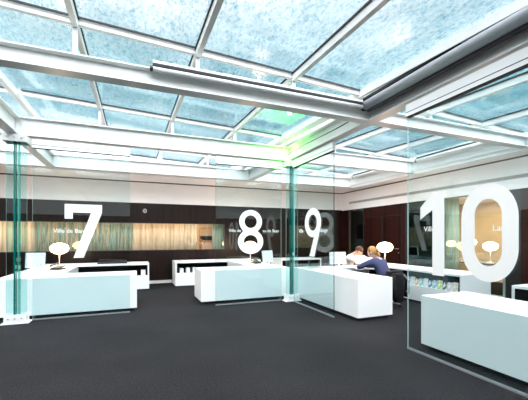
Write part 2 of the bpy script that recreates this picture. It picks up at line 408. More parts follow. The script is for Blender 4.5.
# ------------------------------------------------------------------ steel beams
def ibeam(k, p, q, z0, z1, w=.16, tf=.018, tw=.02):
    (x0, y0), (x1, y1) = p, q
    if abs(y1-y0) < 1e-6:
        k.box(x0, x1, y0-w/2, y0+w/2, z0, z0+tf); k.box(x0, x1, y0-w/2, y0+w/2, z1-tf, z1); k.box(x0, x1, y0-tw/2, y0+tw/2, z0+tf, z1-tf)
    else:
        k.box(x0-w/2, x0+w/2, y0, y1, z0, z0+tf); k.box(x0-w/2, x0+w/2, y0, y1, z1-tf, z1); k.box(x0-tw/2, x0+tw/2, y0, y1, z0+tf, z1-tf)
B0 = 3.08
MAINS = [(-1.82, 'long white main beam running over the left glass column towards the back wall'),
         (3.24, 'long white main beam over the right glass column and the panel numbered 9')]
for u, lab in MAINS:
    b = empty('main_beam', (u, 0, B0), label=lab, cat='beam', group='white steel main beams')
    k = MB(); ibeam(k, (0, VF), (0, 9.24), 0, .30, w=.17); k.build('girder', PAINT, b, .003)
    for v in ROWS[1:6]:
        # end plates where cross beams join, with bolts
        k = MB(); k.box(-.085, .085, v-.006 if v < 9 else v-.02, v+.006 if v < 9 else v-.008, .018, .282)
        st = k.build('stiffener', PAINT, b)
BAYN = ['left of the left glass column', 'between the two glass columns', 'right of the right glass column']
ROWN = {1.2: 'overhead white cross beam nearest the viewer, above the camera,', 3.87: 'foremost visible white cross beam,', 6.55: 'white cross beam in line with the glass columns,', 9.2: 'rearmost white cross beam near the back soffit,', -1.45: 'white cross beam behind the viewer,'}
for v in ROWS[1:6]:
    top = .19 if v < 6 else .31
    for bi, us in enumerate(BAYS):
        a = us[0]+(.09 if bi else .0); b_ = us[-1]-(.09 if bi < 2 else -.05)
        b = empty('cross_beam', (a, v, B0), label=f'{ROWN[v]} {BAYN[bi]}', cat='beam', group='white steel cross beams')
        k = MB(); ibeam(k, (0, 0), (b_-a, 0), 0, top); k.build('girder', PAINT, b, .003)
        for u in us[(0 if bi == 0 else 1):(len(us)-1 if bi < 2 else len(us))]:
            zt = rh(u, v)-.09-B0
            if u > 6.8: u = 6.78
            k = MB(); k.box(u-a-.022, u-a+.022, -.022, .022, top, zt); k.box(u-a-.06, u-a+.06, -.05, .05, top, top+.008)
            k.build('post', PAINT, b)
            for sg in (-1, 1):
                k = MB(); k.tube([(u-a+sg*.045, -.03, top+.006), (u-a+sg*.045, -.03, top+.02)], .009, 6); k.build('bolt', GREYMET, b)

# rolled blinds
def blind(name, p, q, r, lab, cass=True):
    b = empty(name, p, label=lab, cat='blind', group='rolled roof blinds')
    P = Vector(q)-Vector(p); n = P.normalized()
    k = MB(); k.tube([(0, 0, 0), P], r, 16); k.build('fabric_roll', BLINDF if r > .05 else PAINT, b)
    k = MB(); k.tube([n*-.03, n*.0], r*1.15, 16); k.build('end_cap', BLACK, b)
    k = MB(); up = Vector((0, 0, r+.02))
    k.bar(up, P+up, r*1.3, .03); k.build('cassette_rail', GAP, b)
    if r > .05:
        k = MB(); of = Vector((.055, 0, -r+.005)); k.bar(of, P+of, .05, .05); k.build('shadow_bar', mat('painted_shadow', (.07, .06, .075), .5), b)  # dark bar painting in the shadow gap between roll and beam web
    k = MB(); up = Vector((0, 0, r+.05)); k.bar(up, P+up, r*1.1, .03); k.build('top_rail', PAINT, b)
    return b
blind('roller_blind', (.20, 3.75, 3.235), (3.00, 3.75, 3.235), .026, 'slim grey roller blind lying along the top of the foremost cross beam')
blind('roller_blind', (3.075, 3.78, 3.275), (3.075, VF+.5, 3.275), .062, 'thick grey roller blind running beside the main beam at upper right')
blind('roller_blind', (6.76, 6.3, 3.36), (6.76, 4.1, 3.36), .04, 'rolled blind on the right roof edge, nearer one above the office glass')
blind('roller_blind', (6.76, 8.9, 3.38), (6.76, 6.8, 3.38), .04, 'rolled blind on the right roof edge, farther one above the veneer doors')
blind('roller_blind', (2.98, 9.0, 3.40), (2.98, 6.9, 3.40), .035, 'rolled blind beside the main beam behind the green lit corner')
# black cable along the lit beam
k = MB(); k.tube([(3.135, 6.4, 3.20), (3.135, 5.6, 3.215), (3.135, 4.6, 3.20), (3.135, 4.05, 3.21)], .008, 8)
tag(k.build('cable', BLACK), 'thin black cable along the green lit side of the main beam', 'cable')

# ------------------------------------------------------------------ glass columns
def glass_column(u, lab):
    v = 6.43; t = empty('glass_column', (u, v, 0), label=lab, cat='column', group='glass fin columns')
    Z0, Z1 = .13, 2.96
    def fin(dims, parent):
        k = MB(); fs = k.box(*dims)
        return k, fs
    k = MB(); fs = k.box(-.14, .14, -.006, .006, Z0, Z1)
    for i, f in enumerate(fs): f.material_index = 1 if i in (3, 5) else 0
    k.build('glass_fin', [GLASSF, EDGEL], t)
    for y0, y1 in ((-.055, -.007), (.007, .055)):
        for du, th in ((-.018, .010), (.034, .005)):
            k = MB(); fs = k.box(du-th, du+th, y0, y1, Z0, Z1)
            for i in (2, 4): fs[i].material_index = 1
            k.build('glass_fin', [GLASSF, EDGE if du < 0 else EDGEM], t)
    k = MB(); k.box(-.19, .19, -.10, .10, 0, .018)
    k.box(-.13, .13, -.095, -.075, .018, .15); k.box(-.13, .13, .075, .095, .018, .15)
    k.box(-.15, -.13, -.095, .095, .018, .15); k.box(.13, .15, -.095, .095, .018, .15)
    k.build('base_bracket', WPLASTIC, t, .003)
    for x in (-.09, -.0, .09):
        k = MB(); k.tube([(x, -.095, .09), (x, -.107, .09)], .011, 8); k.build('bolt', GREYMET, t)
    k = MB()
    k.box(-.15, .15, -.13, -.115, 2.93, 3.05); k.box(-.15, .15, .115, .13, 2.93, 3.05); k.box(-.165, -.15, -.13, .13, 2.93, 3.05); k.box(.15, .165, -.13, .13, 2.93, 3.05)
    k.box(-.15, .15, -.115, .115, 3.03, 3.05)
    k.build('top_bracket', PAINT, t, .003)
    for x in (-.1, 0, .1):
        k = MB(); k.tube([(x, -.13, 2.99), (x, -.142, 2.99)], .012, 8); k.build('bolt', GREYMET, t)
    k = MB(); k.box(.00, .05, -.03, -.01, 1.0, 1.06); k.build('fin_clip', CHROME, t)
    return t
glass_column(-1.757, 'left glass fin column on a white bolted base beside the number 7 panel')
glass_column(3.245, 'right glass fin column between the number 8 and number 9 panels')

# ------------------------------------------------------------------ glass panels with numbers
def arc(cx, cy, rx, ry, a0, a1, n):
    return [(cx+rx*math.cos(R(a0+(a1-a0)*i/n)), cy+ry*math.sin(R(a0+(a1-a0)*i/n))) for i in range(n+1)]
def sten(pts, ang): return pts
def digit(k, ch, fn, h, t=.004):
    """digits on a unit cell, origin bottom left, height h"""
    if ch == '7':
        w = .62*h; st = .155*h
        k.prism([(0, h), (w, h), (w, h-st*.95), (w*.50, 0), (w*.23, 0), (w*.70, h-st), (st*.85, h-st), (st*.85, h-st*1.75), (0, h-st*1.75)], fn, t)
        return w
    if ch == '8':
        w = .62*h; n = 48
        o1 = arc(w/2, h*.735, .275*h, .265*h, 0, 360-360/n, n-1); i1 = arc(w/2, h*.735, .148*h, .145*h, 0, 360-360/n, n-1)
        o2 = arc(w/2, h*.28, .305*h, .28*h, 0, 360-360/n, n-1); i2 = arc(w/2, h*.28, .165*h, .15*h, 0, 360-360/n, n-1)
        k.ringprism(o1, i1, fn, t); k.ringprism(o2, i2, lambda x, y, d: fn(x, y, d*.9), t)
        return w
    if ch == '9':
        w = .60*h; n = 48
        o = arc(w/2, h*.70, .295*h, .30*h, 0, 360-360/n, n-1); i_ = arc(w/2, h*.70, .155*h, .165*h, 0, 360-360/n, n-1)
        k.ringprism(o, i_, fn, t)
        k.prism([(w*.975, h*.62), (w*.60, 0), (w*.30, 0), (w*.62, h*.46), (w*.74, h*.62)], lambda x, y, d: fn(x, y, d*.9), t)
        return w
    if ch == '1':
        w = .36*h; st = .17*h
        k.prism([(w, h), (w, 0), (w-st, 0), (w-st, h*.79), (0, h*.68), (0, h*.83), (w-st*.98, h)], fn, t)
        return w
    if ch == '0':
        w = .62*h; st = .16*h; ro = w/2
        def stad(r, xc, y0, y1): return arc(xc, y1-r, r, r*1.12, 0, 180, 24)+arc(xc, y0+r, r, r*1.12, 180, 360, 24)
        oo = stad(ro, w/2, .0+.037*h, h-.037*h); ii = stad(ro-st, w/2, st+.015*h, h-st-.015*h)
        k.ringprism(oo, ii, fn, t)
        return w
def text_mesh(s, size, fn):
    cu = bpy.data.curves.new('txt', 'FONT'); cu.body = s; cu.size = size; cu.resolution_u = 3
    o = bpy.data.objects.new('txt', cu); COL.objects.link(o)
    bpy.context.view_layer.update()
    dg = bpy.context.evaluated_depsgraph_get(); me = bpy.data.meshes.new_from_object(o.evaluated_get(dg))
    bpy.data.objects.remove(o)
    b = bmesh.new(); b.from_mesh(me)
    r = bmesh.ops.extrude_face_region(b, geom=b.faces[:])
    for e in r['geom']:
        if isinstance(e, bmesh.types.BMVert): e.co.z = .002
    for v in b.verts: v.co = Vector(fn(v.co.x, v.co.y, v.co.z))
    return b
def glass_panel(axis, a0, a1, fixed, digs, texts, lab, edges, top=2.90, tint=GLASS):
    """axis 'u': runs along x at y=fixed; axis 'v': runs along y at x=fixed"""
    if axis == 'u':
        t = empty('glass_panel', (a0, fixed, 0), label=lab, cat='glass panel', group='numbered glass partitions'); ln = a1-a0
        def D(x0, x1, y0, y1, z0, z1): return (x0, x1, y0, y1, z0, z1)
        fn0 = lambda x, y, d: (x, -.0085-d, y)
    else:
        t = empty('glass_panel', (fixed, a1, 0), label=lab, cat='glass panel', group='numbered glass partitions'); ln = a1-a0
        def D(x0, x1, y0, y1, z0, z1): return (y0, y1, -x1, -x0, z0, z1)
        fn0 = lambda x, y, d: (-.0085-d, -x, y)
    k = MB(); fs = k.box(*D(0, ln, -.008, .008, .02, top+.03))
    em = [GLASS]+edges
    # side faces: which ends
    if axis == 'u': fs[5].material_index = 1; fs[3].material_index = 2
    else: fs[4].material_index = 1; fs[2].material_index = 2
    k.build('pane', em, t)
    k = MB(); k.box(*D(0, ln, -.035, -.0085, top, top+.125)); k.box(*D(0, ln, .0085, .035, top, top+.125)); k.box(*D(0, ln, -.035, .035, top+.125, top+.15))
    k.build('header_channel', WPLASTIC, t)
    k = MB(); k.box(*D(0, ln, -.037, .037, top+.045, top+.053)); k.box(*D(0, ln, -.0355, .0355, top-.004, top)); k.build('shadow_line', GAP, t)
    k = MB(); k.box(*D(0, ln, -.014, -.0085, .0, .022)); k.box(*D(0, ln, .0085, .014, 0, .022)); k.box(*D(0, ln, -.0085, .0085, 0, .012))
    k.build('floor_track', GREYMET, t)
    for ch, x, z, h, sx_ in digs:
        k = MB(); digit(k, ch, lambda a, b, d, x=x, z=z, s=sx_: fn0(x+a*s, z+b, d), h); k.build('number_decal', WVINYL, t)
    for s, x, z, size in texts:
        b = text_mesh(s, size, lambda a, b_, d, x=x, z=z: fn0(x+a, z+b_, d)); k = MB(); k.bm.free(); k.bm = b
        k.build('lettering', WVINYL, t)
    return t
G7 = -1.57
glass_panel('u', G7, -.05, 6.55, [('7', -1.10-G7, 1.035, .94, 1.0)], [('Ville de Ban', -1.27-G7, 1.475, .098)],
            'clear glass partition with a large white seven, beside the left glass column', [EDGEL, EDGEL])
G8 = 1.57
glass_panel('u', G8, 3.04, 6.55, [('8', 2.035-G8, 1.04, .935, 1.0)], [('Ville de L', 1.84-G8, 1.505, .09), ('au de Says', 2.60-G8, 1.505, .09)],
            'clear glass partition with a large white eight, just left of the right column', [EDGED, EDGEL])
k = None
glass_panel('v', 4.80, 6.30, 3.24, [('9', 6.30-5.82, 1.02, .94, 1.1)], [('Ville', 6.30-6.08, 1.49, .11), ('design', 6.30-5.24, 1.49, .10)],
            'narrow clear glass partition seen obliquely with a white nine, right of the right column', [EDGEL, EDGED])
glass_panel('v', -1.0, 3.12, 3.20, [('1', 3.12-2.92, .965, .945, .94), ('0', 3.12-2.395, .965, .955, .92)], [('Ville', 3.12-2.87, 1.465, .085), ('Lan', 3.12-2.08, 1.46, .085)],
            'largest and nearest clear glass partition with a big white ten at right', [EDGEL, EDGEL])

# ------------------------------------------------------------------ counters
def counter(name, x0, x1, y0, y1, T, lab, cat, group, panels, b=.055, plinth=True):
    """panels: set of closed sides among 'n' (towards viewer, -y), 'f', 'l', 'r'"""
    t = empty(name, (x0, y0, 0), label=lab, cat=cat, group=group); w = x1-x0; d = y1-y0; th = .04
    bx('countertop', (0, w, 0, d, T-th, T), WHITE, t, .003)
    if 'n' in panels: bx('front_panel', (0, w, 0, th, b, T-th), WHITE, t, .0)
    if 'f' in panels: bx('back_panel', (0, w, d-th, d, b, T-th), WHITE, t, .0)
    y0_ = th if 'n' in panels else 0; y1_ = d-th if 'f' in panels else d
    if 'l' in panels: bx('side_panel', (0, th, y0_, y1_, b, T-th), WHITE, t, .0)
    if 'r' in panels: bx('side_panel', (w-th, w, y0_, y1_, b, T-th), WHITE, t, .0)
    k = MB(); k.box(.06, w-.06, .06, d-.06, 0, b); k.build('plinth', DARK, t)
    return t
GC = 'white reception counters'
counter('reception_counter', -2.15, .07, 6.66, 7.40, .69, 'long white reception counter at the left, running out of the picture behind the seven', 'counter', GC, 'nlr')
counter('desk_return', -2.15, -1.25, 7.40, 9.17, .69, 'leftmost white desk return carrying a monitor and a glowing lamp', 'desk', 'white desk returns', 'lr')
counter('reception_counter', 1.31, 3.36, 6.74, 7.52, .70, 'long white reception counter in the middle, its left end free of the glass', 'counter', GC, 'nlr')
counter('desk_return', 2.60, 3.36, 7.52, 9.36, .70, 'white desk return in the middle, behind the counter under the eight', 'desk', 'white desk returns', 'lr')
counter('reception_counter', 3.45, 4.18, 4.42, 6.75, .70, 'white reception counter seen by its corner, beside the two seated people', 'counter', GC, 'nlf')
counter('desk_return', 4.18, 5.58, 5.97, 6.75, .70, 'white desk return where the two people work', 'desk', 'white desk returns', 'f')
counter('reception_counter', 3.40, 4.20, .75, 3.10, .66, 'nearest white counter at lower right behind the big glass', 'counter', GC, 'nlf', b=.05)

def storage(name, L_, D_, T, lab, openz, b, rot, loc, ends=True, div=()):
    """front (display side) faces -y locally"""
    t = empty(name, loc, rot, lab, 'storage unit', 'low white storage units'); th = .04
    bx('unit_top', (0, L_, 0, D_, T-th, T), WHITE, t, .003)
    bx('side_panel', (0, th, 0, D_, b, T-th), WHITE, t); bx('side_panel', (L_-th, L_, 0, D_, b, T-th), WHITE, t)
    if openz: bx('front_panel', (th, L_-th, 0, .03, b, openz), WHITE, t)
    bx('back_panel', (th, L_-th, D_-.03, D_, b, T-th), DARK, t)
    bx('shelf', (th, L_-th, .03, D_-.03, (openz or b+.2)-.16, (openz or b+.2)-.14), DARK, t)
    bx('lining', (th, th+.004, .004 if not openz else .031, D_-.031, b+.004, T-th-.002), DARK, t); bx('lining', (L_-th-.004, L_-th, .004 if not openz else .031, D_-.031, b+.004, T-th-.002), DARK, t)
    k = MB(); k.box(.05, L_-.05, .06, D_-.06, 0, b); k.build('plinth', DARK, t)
    return t
storage('storage_unit', 2.55, .8, .70, 'low white open shelf unit behind workstation 7, before the window band', .39, .03, 0, (-2.15, 9.17, 0))
storage('storage_unit', 2.55, .8, .70, 'low white open shelf unit behind workstation 8 holding three white binders', .39, .03, 0, (1.10, 9.36, 0))
storage('storage_unit', 1.45, .8, .70, 'small white open frame unit with black inside behind the number 9 glass', None, .03, 0, (4.30, 9.25, 0))
storage('storage_unit', 2.80, .8, .70, 'low white display unit holding colourful magazines by the office glass', .37, .05, -R(90), (5.60, 7.0, 0))
storage('storage_unit', 2.4, .8, .70, 'low white unit at the right picture edge with folders inside', None, .15, -R(90), (5.10, 3.05, 0))
# binders on the shelves
def box_file(loc, dims, lab, m, group, rz=0, tabm=None):
    t = empty('binder', loc, rz, lab, 'binder', group); w, d, h = dims
    bx('binder_cover', (0, w, 0, d, 0, h), m, t, .002)
    bx('label_holder', (w*.3, w*.7, -.002, 0, h*.35, h*.75), tabm or PAPER, t)
    return t
for i, (u, l_) in enumerate(((1.23, 'leftmost of the three'), (1.41, 'middle of the three'), (1.59, 'rightmost of the three'))):
    box_file((u, 9.41, .25), (.10, .24, .27 if i else .26), f'white binder behind workstation 8, {l_}', WPLASTIC, 'white binders in the shelf unit')
box_file((.20, 9.22, .25), (.11, .24, .27), 'single white binder at the right end of the unit behind workstation 7', WPLASTIC, 'white binders in the shelf unit')
cols = [('pale blue', (.25, .55, .75)), ('blue and white', (.15, .30, .62)), ('cream', (.80, .72, .62)), ('orange edged', (.75, .45, .25)), ('teal', (.18, .55, .58)), ('white', (.80, .82, .84)), ('dark blue', (.10, .25, .42)),
        ('turquoise', (.20, .60, .62)), ('lime green', (.55, .75, .08)), ('black and green', (.08, .12, .08)), ('pink and white', (.80, .55, .62)), ('yellowish', (.80, .68, .42))]
for i, (cn_, c_) in enumerate(cols):
    v = 5.60-i*.112
    k = MB(); k.bar((0, 0, 0), (.03, 0, .275+.015*(i % 3)), .10, .008, up=(1, 0, 0))
    o = k.build('magazine', [paper_col('cover_'+str(i), c_)]); o.location = (5.64, v, .232)
    nb = 'farthest along the row' if i == 0 else ('nearest the viewer' if i == len(cols)-1 else 'next to the %s one' % cols[i-1][0])
    tag(o, f'{cn_} magazine in the display unit, {nb}', 'magazine', 'magazines in the display unit')
# folders in the right edge unit
for i, (v, m, n_, l_) in enumerate(((2.80, WPLASTIC, 'folder', 'white folder leaning in the unit at the right picture edge'), (2.62, BLACK, 'folder', 'black rounded folder in the unit at the right picture edge'), (2.44, paper_col('blue_folder', (.15, .25, .7)), 'folder', 'blue and white folder in the unit at the right picture edge'))):
    k = MB(); k.box(0, .22, -.05, .05, 0, .30 if i != 1 else .33); o = k.build(n_, m, None, .03 if i == 1 else .004)
    o.location = (5.16, v, .212); tag(o, l_, 'folder', 'folders in the unit')

# ------------------------------------------------------------------ lamps
SHADE = mat('glowing_opal_glass', (1, .95, .88), .4, .3, emit=(1, .60, .32), es=20)
STEM = mat('lamp_stem', (.85, .78, .72), .4, .4)
def lamp(name, loc, lab, h=.44, r=.19):
    t = empty(name, loc, 0, lab, 'lamp', 'globe table lamps')
    k = MB(); k.lathe([(.001, 0), (.09, 0), (.09, .012), (.012, .022), (.001, .022)]); k.build('lamp_base', STEM, t)
    k = MB(); k.tube([(0, 0, .02), (0, 0, h-r*.6)], .009, 8); k.build('stem', STEM, t)
    k = MB(); pr = []
    for i in range(15):
        a = -math.pi/2+math.pi*i/14; pr.append((max(.002, r*math.cos(a)), h+r*.68*math.sin(a)))
    k.lathe(pr, n=32); k.build('lamp_shade', SHADE, t)
    return t
lamp('table_lamp', (-1.60, 8.88, .69), 'glowing oval table lamp on the desk behind number 7')
lamp('table_lamp', (3.22, 9.1, .70), 'glowing oval table lamp seen through the lower loop of the 8')
lamp('table_lamp', (5.95, 6.55, .70), 'glowing oval table lamp on the display unit beyond the person in blue')
# office furniture behind the glass
DESKD = mat('blue_grey_desk', (.10, .12, .17), .4)
od = empty('office_desk', (8.2, 4.4, 0), 0, 'dark blue grey desk inside the office behind the number 10', 'desk')
bx('desktop', (0, 1.0, 0, 4.2, .70, .74), DESKD, od, .003)
for x, y in ((.05, .05), (.9, .05), (.05, 4.1), (.9, 4.1)): bx('leg', (x, x+.05, y, y+.05, 0, .70), BLACK, od)
lamp('office_lamp', (8.55, 5.62, .74), 'oval lamp in the office, the one inside the loop of the 0', h=.42, r=.17)
lamp('office_lamp', (8.75, 6.30, .74), 'oval lamp in the office at the left stroke of the 0', h=.52, r=.15)
lamp('office_lamp', (8.9, 7.0, .74), 'oval lamp in the office between the 1 and the 0', h=.50, r=.14)
CB = curtain_mat('beige_office_curtain', [(.3, (.50, .36, .24)), (.7, (.85, .68, .48))], 6, .2)
def curtain(name, u0, u1, v, z0, z1, m, lab, amp=.025, wl=.11, axis='u'):
    k = MB(); n = int((u1-u0)/.022); rows = []
    for z in (z0, z1):
        rows.append([k.bm.verts.new((u0+(u1-u0)*i/n, v+amp*math.sin(2*math.pi*(u1-u0)*i/n/wl+.7*math.sin(i*.13)), z) if axis == 'u'
                     else (v+amp*math.sin(2*math.pi*(u1-u0)*i/n/wl+.7*math.sin(i*.13)), u0+(u1-u0)*i/n, z)) for i in range(n+1)])
    for i in range(n):
        f = k.bm.faces.new((rows[0][i], rows[0][i+1], rows[1][i+1], rows[1][i])); f.smooth = True
    o = k.build(name, m); so = o.modifiers.new('thickness', 'SOLIDIFY'); so.thickness = .003
    return tag(o, lab, 'curtain', 'curtains')
curtain('curtain', 5.78, 6.16, 7.62, .02, 2.48, curtain_mat('pale_green_curtain', [(.3, (.62, .72, .66)), (.7, (.86, .92, .86))], 7, .4), 'pale green curtain just inside the office glass beside the 1', axis='v')
# dark screen behind glazed opening, and on the office wall
sc_ = empty('wall_screen', (8.35, 9.9, 1.62), R(0), 'black screen seen through the glazed opening left of the doors', 'screen')
bx('screen_panel', (0, .04, -.35, .9, -.28, .28), BLACK, sc_, .004); bx('bezel', (-.004, .0, -.36, .91, -.29, -.27), DARK, sc_)
struct(bx('wall_office_partition', (8.40, 8.48, 8.75, 12, 0, 2.5), mat('grey_teal_partition', (.16, .24, .24), .6)))

# ------------------------------------------------------------------ curtains behind the window band
CP = curtain_mat('patterned_curtain', [(.28, (.12, .26, .26)), (.38, (.34, .55, .52)), (.45, (.74, .66, .52)), (.50, (.22, .24, .22)), (.54, (.68, .70, .60)), (.62, (.80, .52, .34)), (.68, (.78, .68, .54)), (.76, (.3, .4, .38))], 13, .45)
CBG = curtain_mat('beige_curtain', [(.3, (.62, .48, .34)), (.5, (.84, .72, .57)), (.7, (.92, .84, .72))], 14, .45)
CGR = curtain_mat('pale_green_sheer', [(.3, (.40, .44, .36)), (.7, (.68, .72, .62))], 8, .4)
curtain('curtain', UL+.05, -2.45, 10.58, .75, 2.1, CBG, 'beige folded curtain at far left of the window band')
curtain('curtain', -2.5, .02, 10.62, .75, 2.1, CP, 'colourful teal and orange striped curtain behind the number 7')
curtain('curtain', 0.0, 1.92, 10.58, .75, 2.1, CBG, 'beige folded curtain in the window band right of the 7')
curtain('curtain', 2.42, 2.95, 10.60, .75, 2.1, CGR, 'narrow pale green curtain at the right end of the window band')
# things seen in the gap of the window band
bk = empty('bookcase', (2.25, 12.0, 0), 0, 'wooden bookcase with dark items in the amber room gap', 'bookcase')
AW = mat('orange_wood', (.30, .15, .06), .5)
k = MB(); k.box(0, .03, 0, .35, 0, 1.75); k.build('side_board', AW, bk); bx('side_board', (1.0, 1.03, 0, .35, 0, 1.75), AW, bk)
for z in (.4, .85, 1.25, 1.72): bx('shelf', (.03, 1.0, 0, .35, z, z+.03), AW, bk)
for i, (x, w_, z, h_, m, nm, l_) in enumerate(((2.35, .38, .88, .30, mat('pinkish_box', (.65, .45, .36), .6), 'storage_box', 'pinkish box on the bookcase shelf in the amber room'),
                                  (2.33, .44, 1.28, .16, BLACK, 'storage_box', 'black box on the upper bookcase shelf in the amber room'),
                                  (2.78, .2, .88, .22, WPLASTIC, 'storage_box', 'white box on the bookcase shelf in the amber room'))):
    o = bx(nm, (x, x+w_, 12.02, 12.25, z, z+h_), m, None, .006); tag(o, l_, 'box', 'boxes on the bookcase')

# small round emblem on the wood
t = empty('wall_emblem', (.33, VB, 2.18), 0, 'small round white ringed sign on the dark planks', 'sign')
n = 28
k = MB(); f_ = lambda x, y, d: (x, -.004-d, y)
k.ringprism(arc(0, 0, .055, .06, 0, 360-360/n, n-1), arc(0, 0, .040, .045, 0, 360-360/n, n-1), f_, .006)
k.build('emblem_ring', WPLASTIC, t)
k = MB(); k.box(-.009, .009, -.012, -.004, -.03, .03); k.build('emblem_mark', WPLASTIC, t)

# linear air grille in the right plaster band
t = empty('air_grille', (UR-.03, 0, 2.60), 0, 'long grey linear air grille in the white band over the doors', 'vent')
k = MB(); k.box(-.006, 0, 1.0, 9.87, 0, .012); k.box(-.006, 0, 1.0, 9.87, .068, .08); k.build('grille_frame', mat('grille_grey', (.55, .53, .52), .5), t)
k = MB()
for q in range(4): k.box(-.004, 0, 1.0, 9.87, .018+q*.013, .023+q*.013)
k.build('slats', mat('grille_slats', (.62, .60, .58), .5), t)
bx('recess', (-.001, .0, 1.0, 9.87, .012, .068), mat('grille_dark', (.22, .21, .20), .8), t)
# small sensors on the soffit bolts
for i, (u, v) in enumerate(((-.1, 9.235), (1.2, 9.235), (4.1, 9.235))):
    k = MB(); k.tube([(0, 0, 0), (0, -.03, 0)], .03, 10); o = k.build('soffit_fixing', GREYMET); o.location = (u, v, 3.16)
    tag(o, 'small dark round fixing on the rear soffit edge, ' + ('leftmost of three' if i == 0 else 'middle of three' if i == 1 else 'rightmost of three'), 'fixing', 'soffit fixings')

# ------------------------------------------------------------------ monitors and desk things
SCR = mat('screen_dark', (.02, .02, .03), .2)
def monitor(loc, rz, lab, w=.40, h=.29, tilt=8):
    t = empty('computer_monitor', loc, rz, lab, 'monitor', 'white computer monitors')
    M = Matrix.Translation((0, 0, .085)) @ Matrix.Rotation(R(-tilt), 4, 'X')
    def tb(name, dims, m, bev=0, par=None):
        k = MB(); k.box(*dims); bmesh.ops.transform(k.bm, matrix=M, verts=k.bm.verts); return k.build(name, m, par or t, bev)
    tb('housing', (-w/2, w/2, -.02, .02, -.03, h-.03), MONW, .006)
    tb('screen', (-w/2+.02, w/2-.02, .0205, .022, -.01, h-.05), SCR)
    tb('logo_mark', (w/2-.085, w/2-.05, -.0225, -.0205, .02, .05), GREYMET)
    k = MB(); k.tube([(0, -.03, .01), (0, -.05, .08), (0, -.02, .14)], .022, 8); k.build('stand_neck', WPLASTIC, t)
    k = MB(); k.box(-.12, .12, -.12, .07, 0, .012); k.build('stand_base', WPLASTIC, t, .003)
    return t
def keyboard(loc, rz, lab):
    t = empty('keyboard', loc, rz, lab, 'keyboard', 'keyboards')
    bx('keyboard_tray', (-.2, .2, -.07, .07, 0, .018), WPLASTIC, t, .003)
    k = MB()
    for r_ in range(4):
        for c_ in range(12): k.box(-.185+c_*.031, -.185+c_*.031+.025, -.055+r_*.028, -.055+r_*.028+.022, .018, .024)
    k.build('keys', GREYMET, t)
def phone(loc, rz, lab):
    t = empty('desk_phone', loc, rz, lab, 'telephone', 'desk phones')
    k = MB(); k.bm.free(); k.bm = bmesh.new(); k.box(-.10, .10, -.11, .11, 0, .03)
    k.bar((-.10+.1, -.10, .03), (0, .11, .075), .19, .02); k.build('phone_body', BLACK, t, .005)
    k = MB(); k.tube([(-.075, -.12, .085), (-.075, -.08, .10), (-.075, .06, .125), (-.075, .10, .115)], [.022, .015, .015, .024], 8); k.build('handset', BLACK, t)
    k = MB()
    for a in range(3):
        for b_ in range(4): k.box(-.02+a*.03, .0+a*.03, -.06+b_*.03, -.04+b_*.03, .045+b_*.007, .058+b_*.007)
    k.build('buttons', GREYMET, t)
monitor((-1.93, 8.25, .69), R(-4), 'white monitor with a grey logo on the desk behind number 7', .36, .32)
keyboard((-1.92, 7.92, .69), R(5), 'white keyboard by the leftmost monitor')
phone((-1.52, 8.28, .69), R(-30), 'black desk phone between the leftmost monitor and the oval lamp')
monitor((3.19, 7.66, .70), R(12), 'white monitor on the desk behind number 8', .31, .30, 10)
phone((3.04, 8.15, .70), R(30), 'black desk phone under the eight, beside the middle monitor')
keyboard((2.72, 7.64, .70), R(8), 'white keyboard by the tilted monitor on the middle counter desk')
monitor((4.50, 6.50, .70), R(-6), 'white monitor on the desk by the person in white', .42, .29, 6)
keyboard((4.62, 6.22, .70), R(-6), 'white keyboard in front of the person in white')
monitor((8.45, 8.05, .74), R(100), 'white monitor on the office desk behind the dark glass', .42, .30)
# flat dark case on the back unit 7
k = MB(); k.box(-.35, .35, -.15, .15, 0, .045); k.bar((-.33, .0, .10), (.33, .06, .06), .22, .02)
o = k.build('document_case', BLACK, None, .004); o.location = (-.50, 9.55, .70); tag(o, 'flat black case on the shelf unit behind workstation 7', 'case')

# papers
def sheet(loc, w, d, rz, lab, bend=.01, m=PAPER):
    k = MB(); n = 6; g = [[k.bm.verts.new((-w/2+w*i/n, -d/2+d*j/n, bend*math.sin(i*1.1+j*.6)+bend)) for j in range(n+1)] for i in range(n+1)]
    for i in range(n):
        for j in range(n): k.bm.faces.new((g[i][j], g[i+1][j], g[i+1][j+1], g[i][j+1])).smooth = True
    o = k.build('paper_sheet', m); so = o.modifiers.new('thickness', 'SOLIDIFY'); so.thickness = .002; o.location = loc; o.rotation_euler = (0, 0, rz)
    return tag(o, lab, 'paper', 'papers on the desks')
PINK = mat('pinkish_paper', (.85, .62, .62), .6, noise=.08, nscale=12)
DTEAL = mat('dark_ink_blotter', (.03, .06, .08), .4)
sheet((5.0, 6.22, .703), .34, .30, .1, 'pinkish open document before the person in white', .004, PINK)
sheet((3.80, 5.85, .703), .22, .30, .3, 'white sheet on the cornering counter beside the two people', .003)
sheet((4.45, 6.02, .703), .30, .12, -.2, 'narrow dark blotter near the monitor behind number 9', .002, DTEAL)
sheet((3.80, 6.45, .703), .55, .30, .3, 'wide glossy bluish plan on the counter behind number 9', .003, mat('bluish_plan', (.35, .52, .56), .25, noise=.2, nscale=9))
sheet((-1.50, 7.72, .693), .25, .2, .4, 'white sheet beside the keyboard behind number 7', .002)
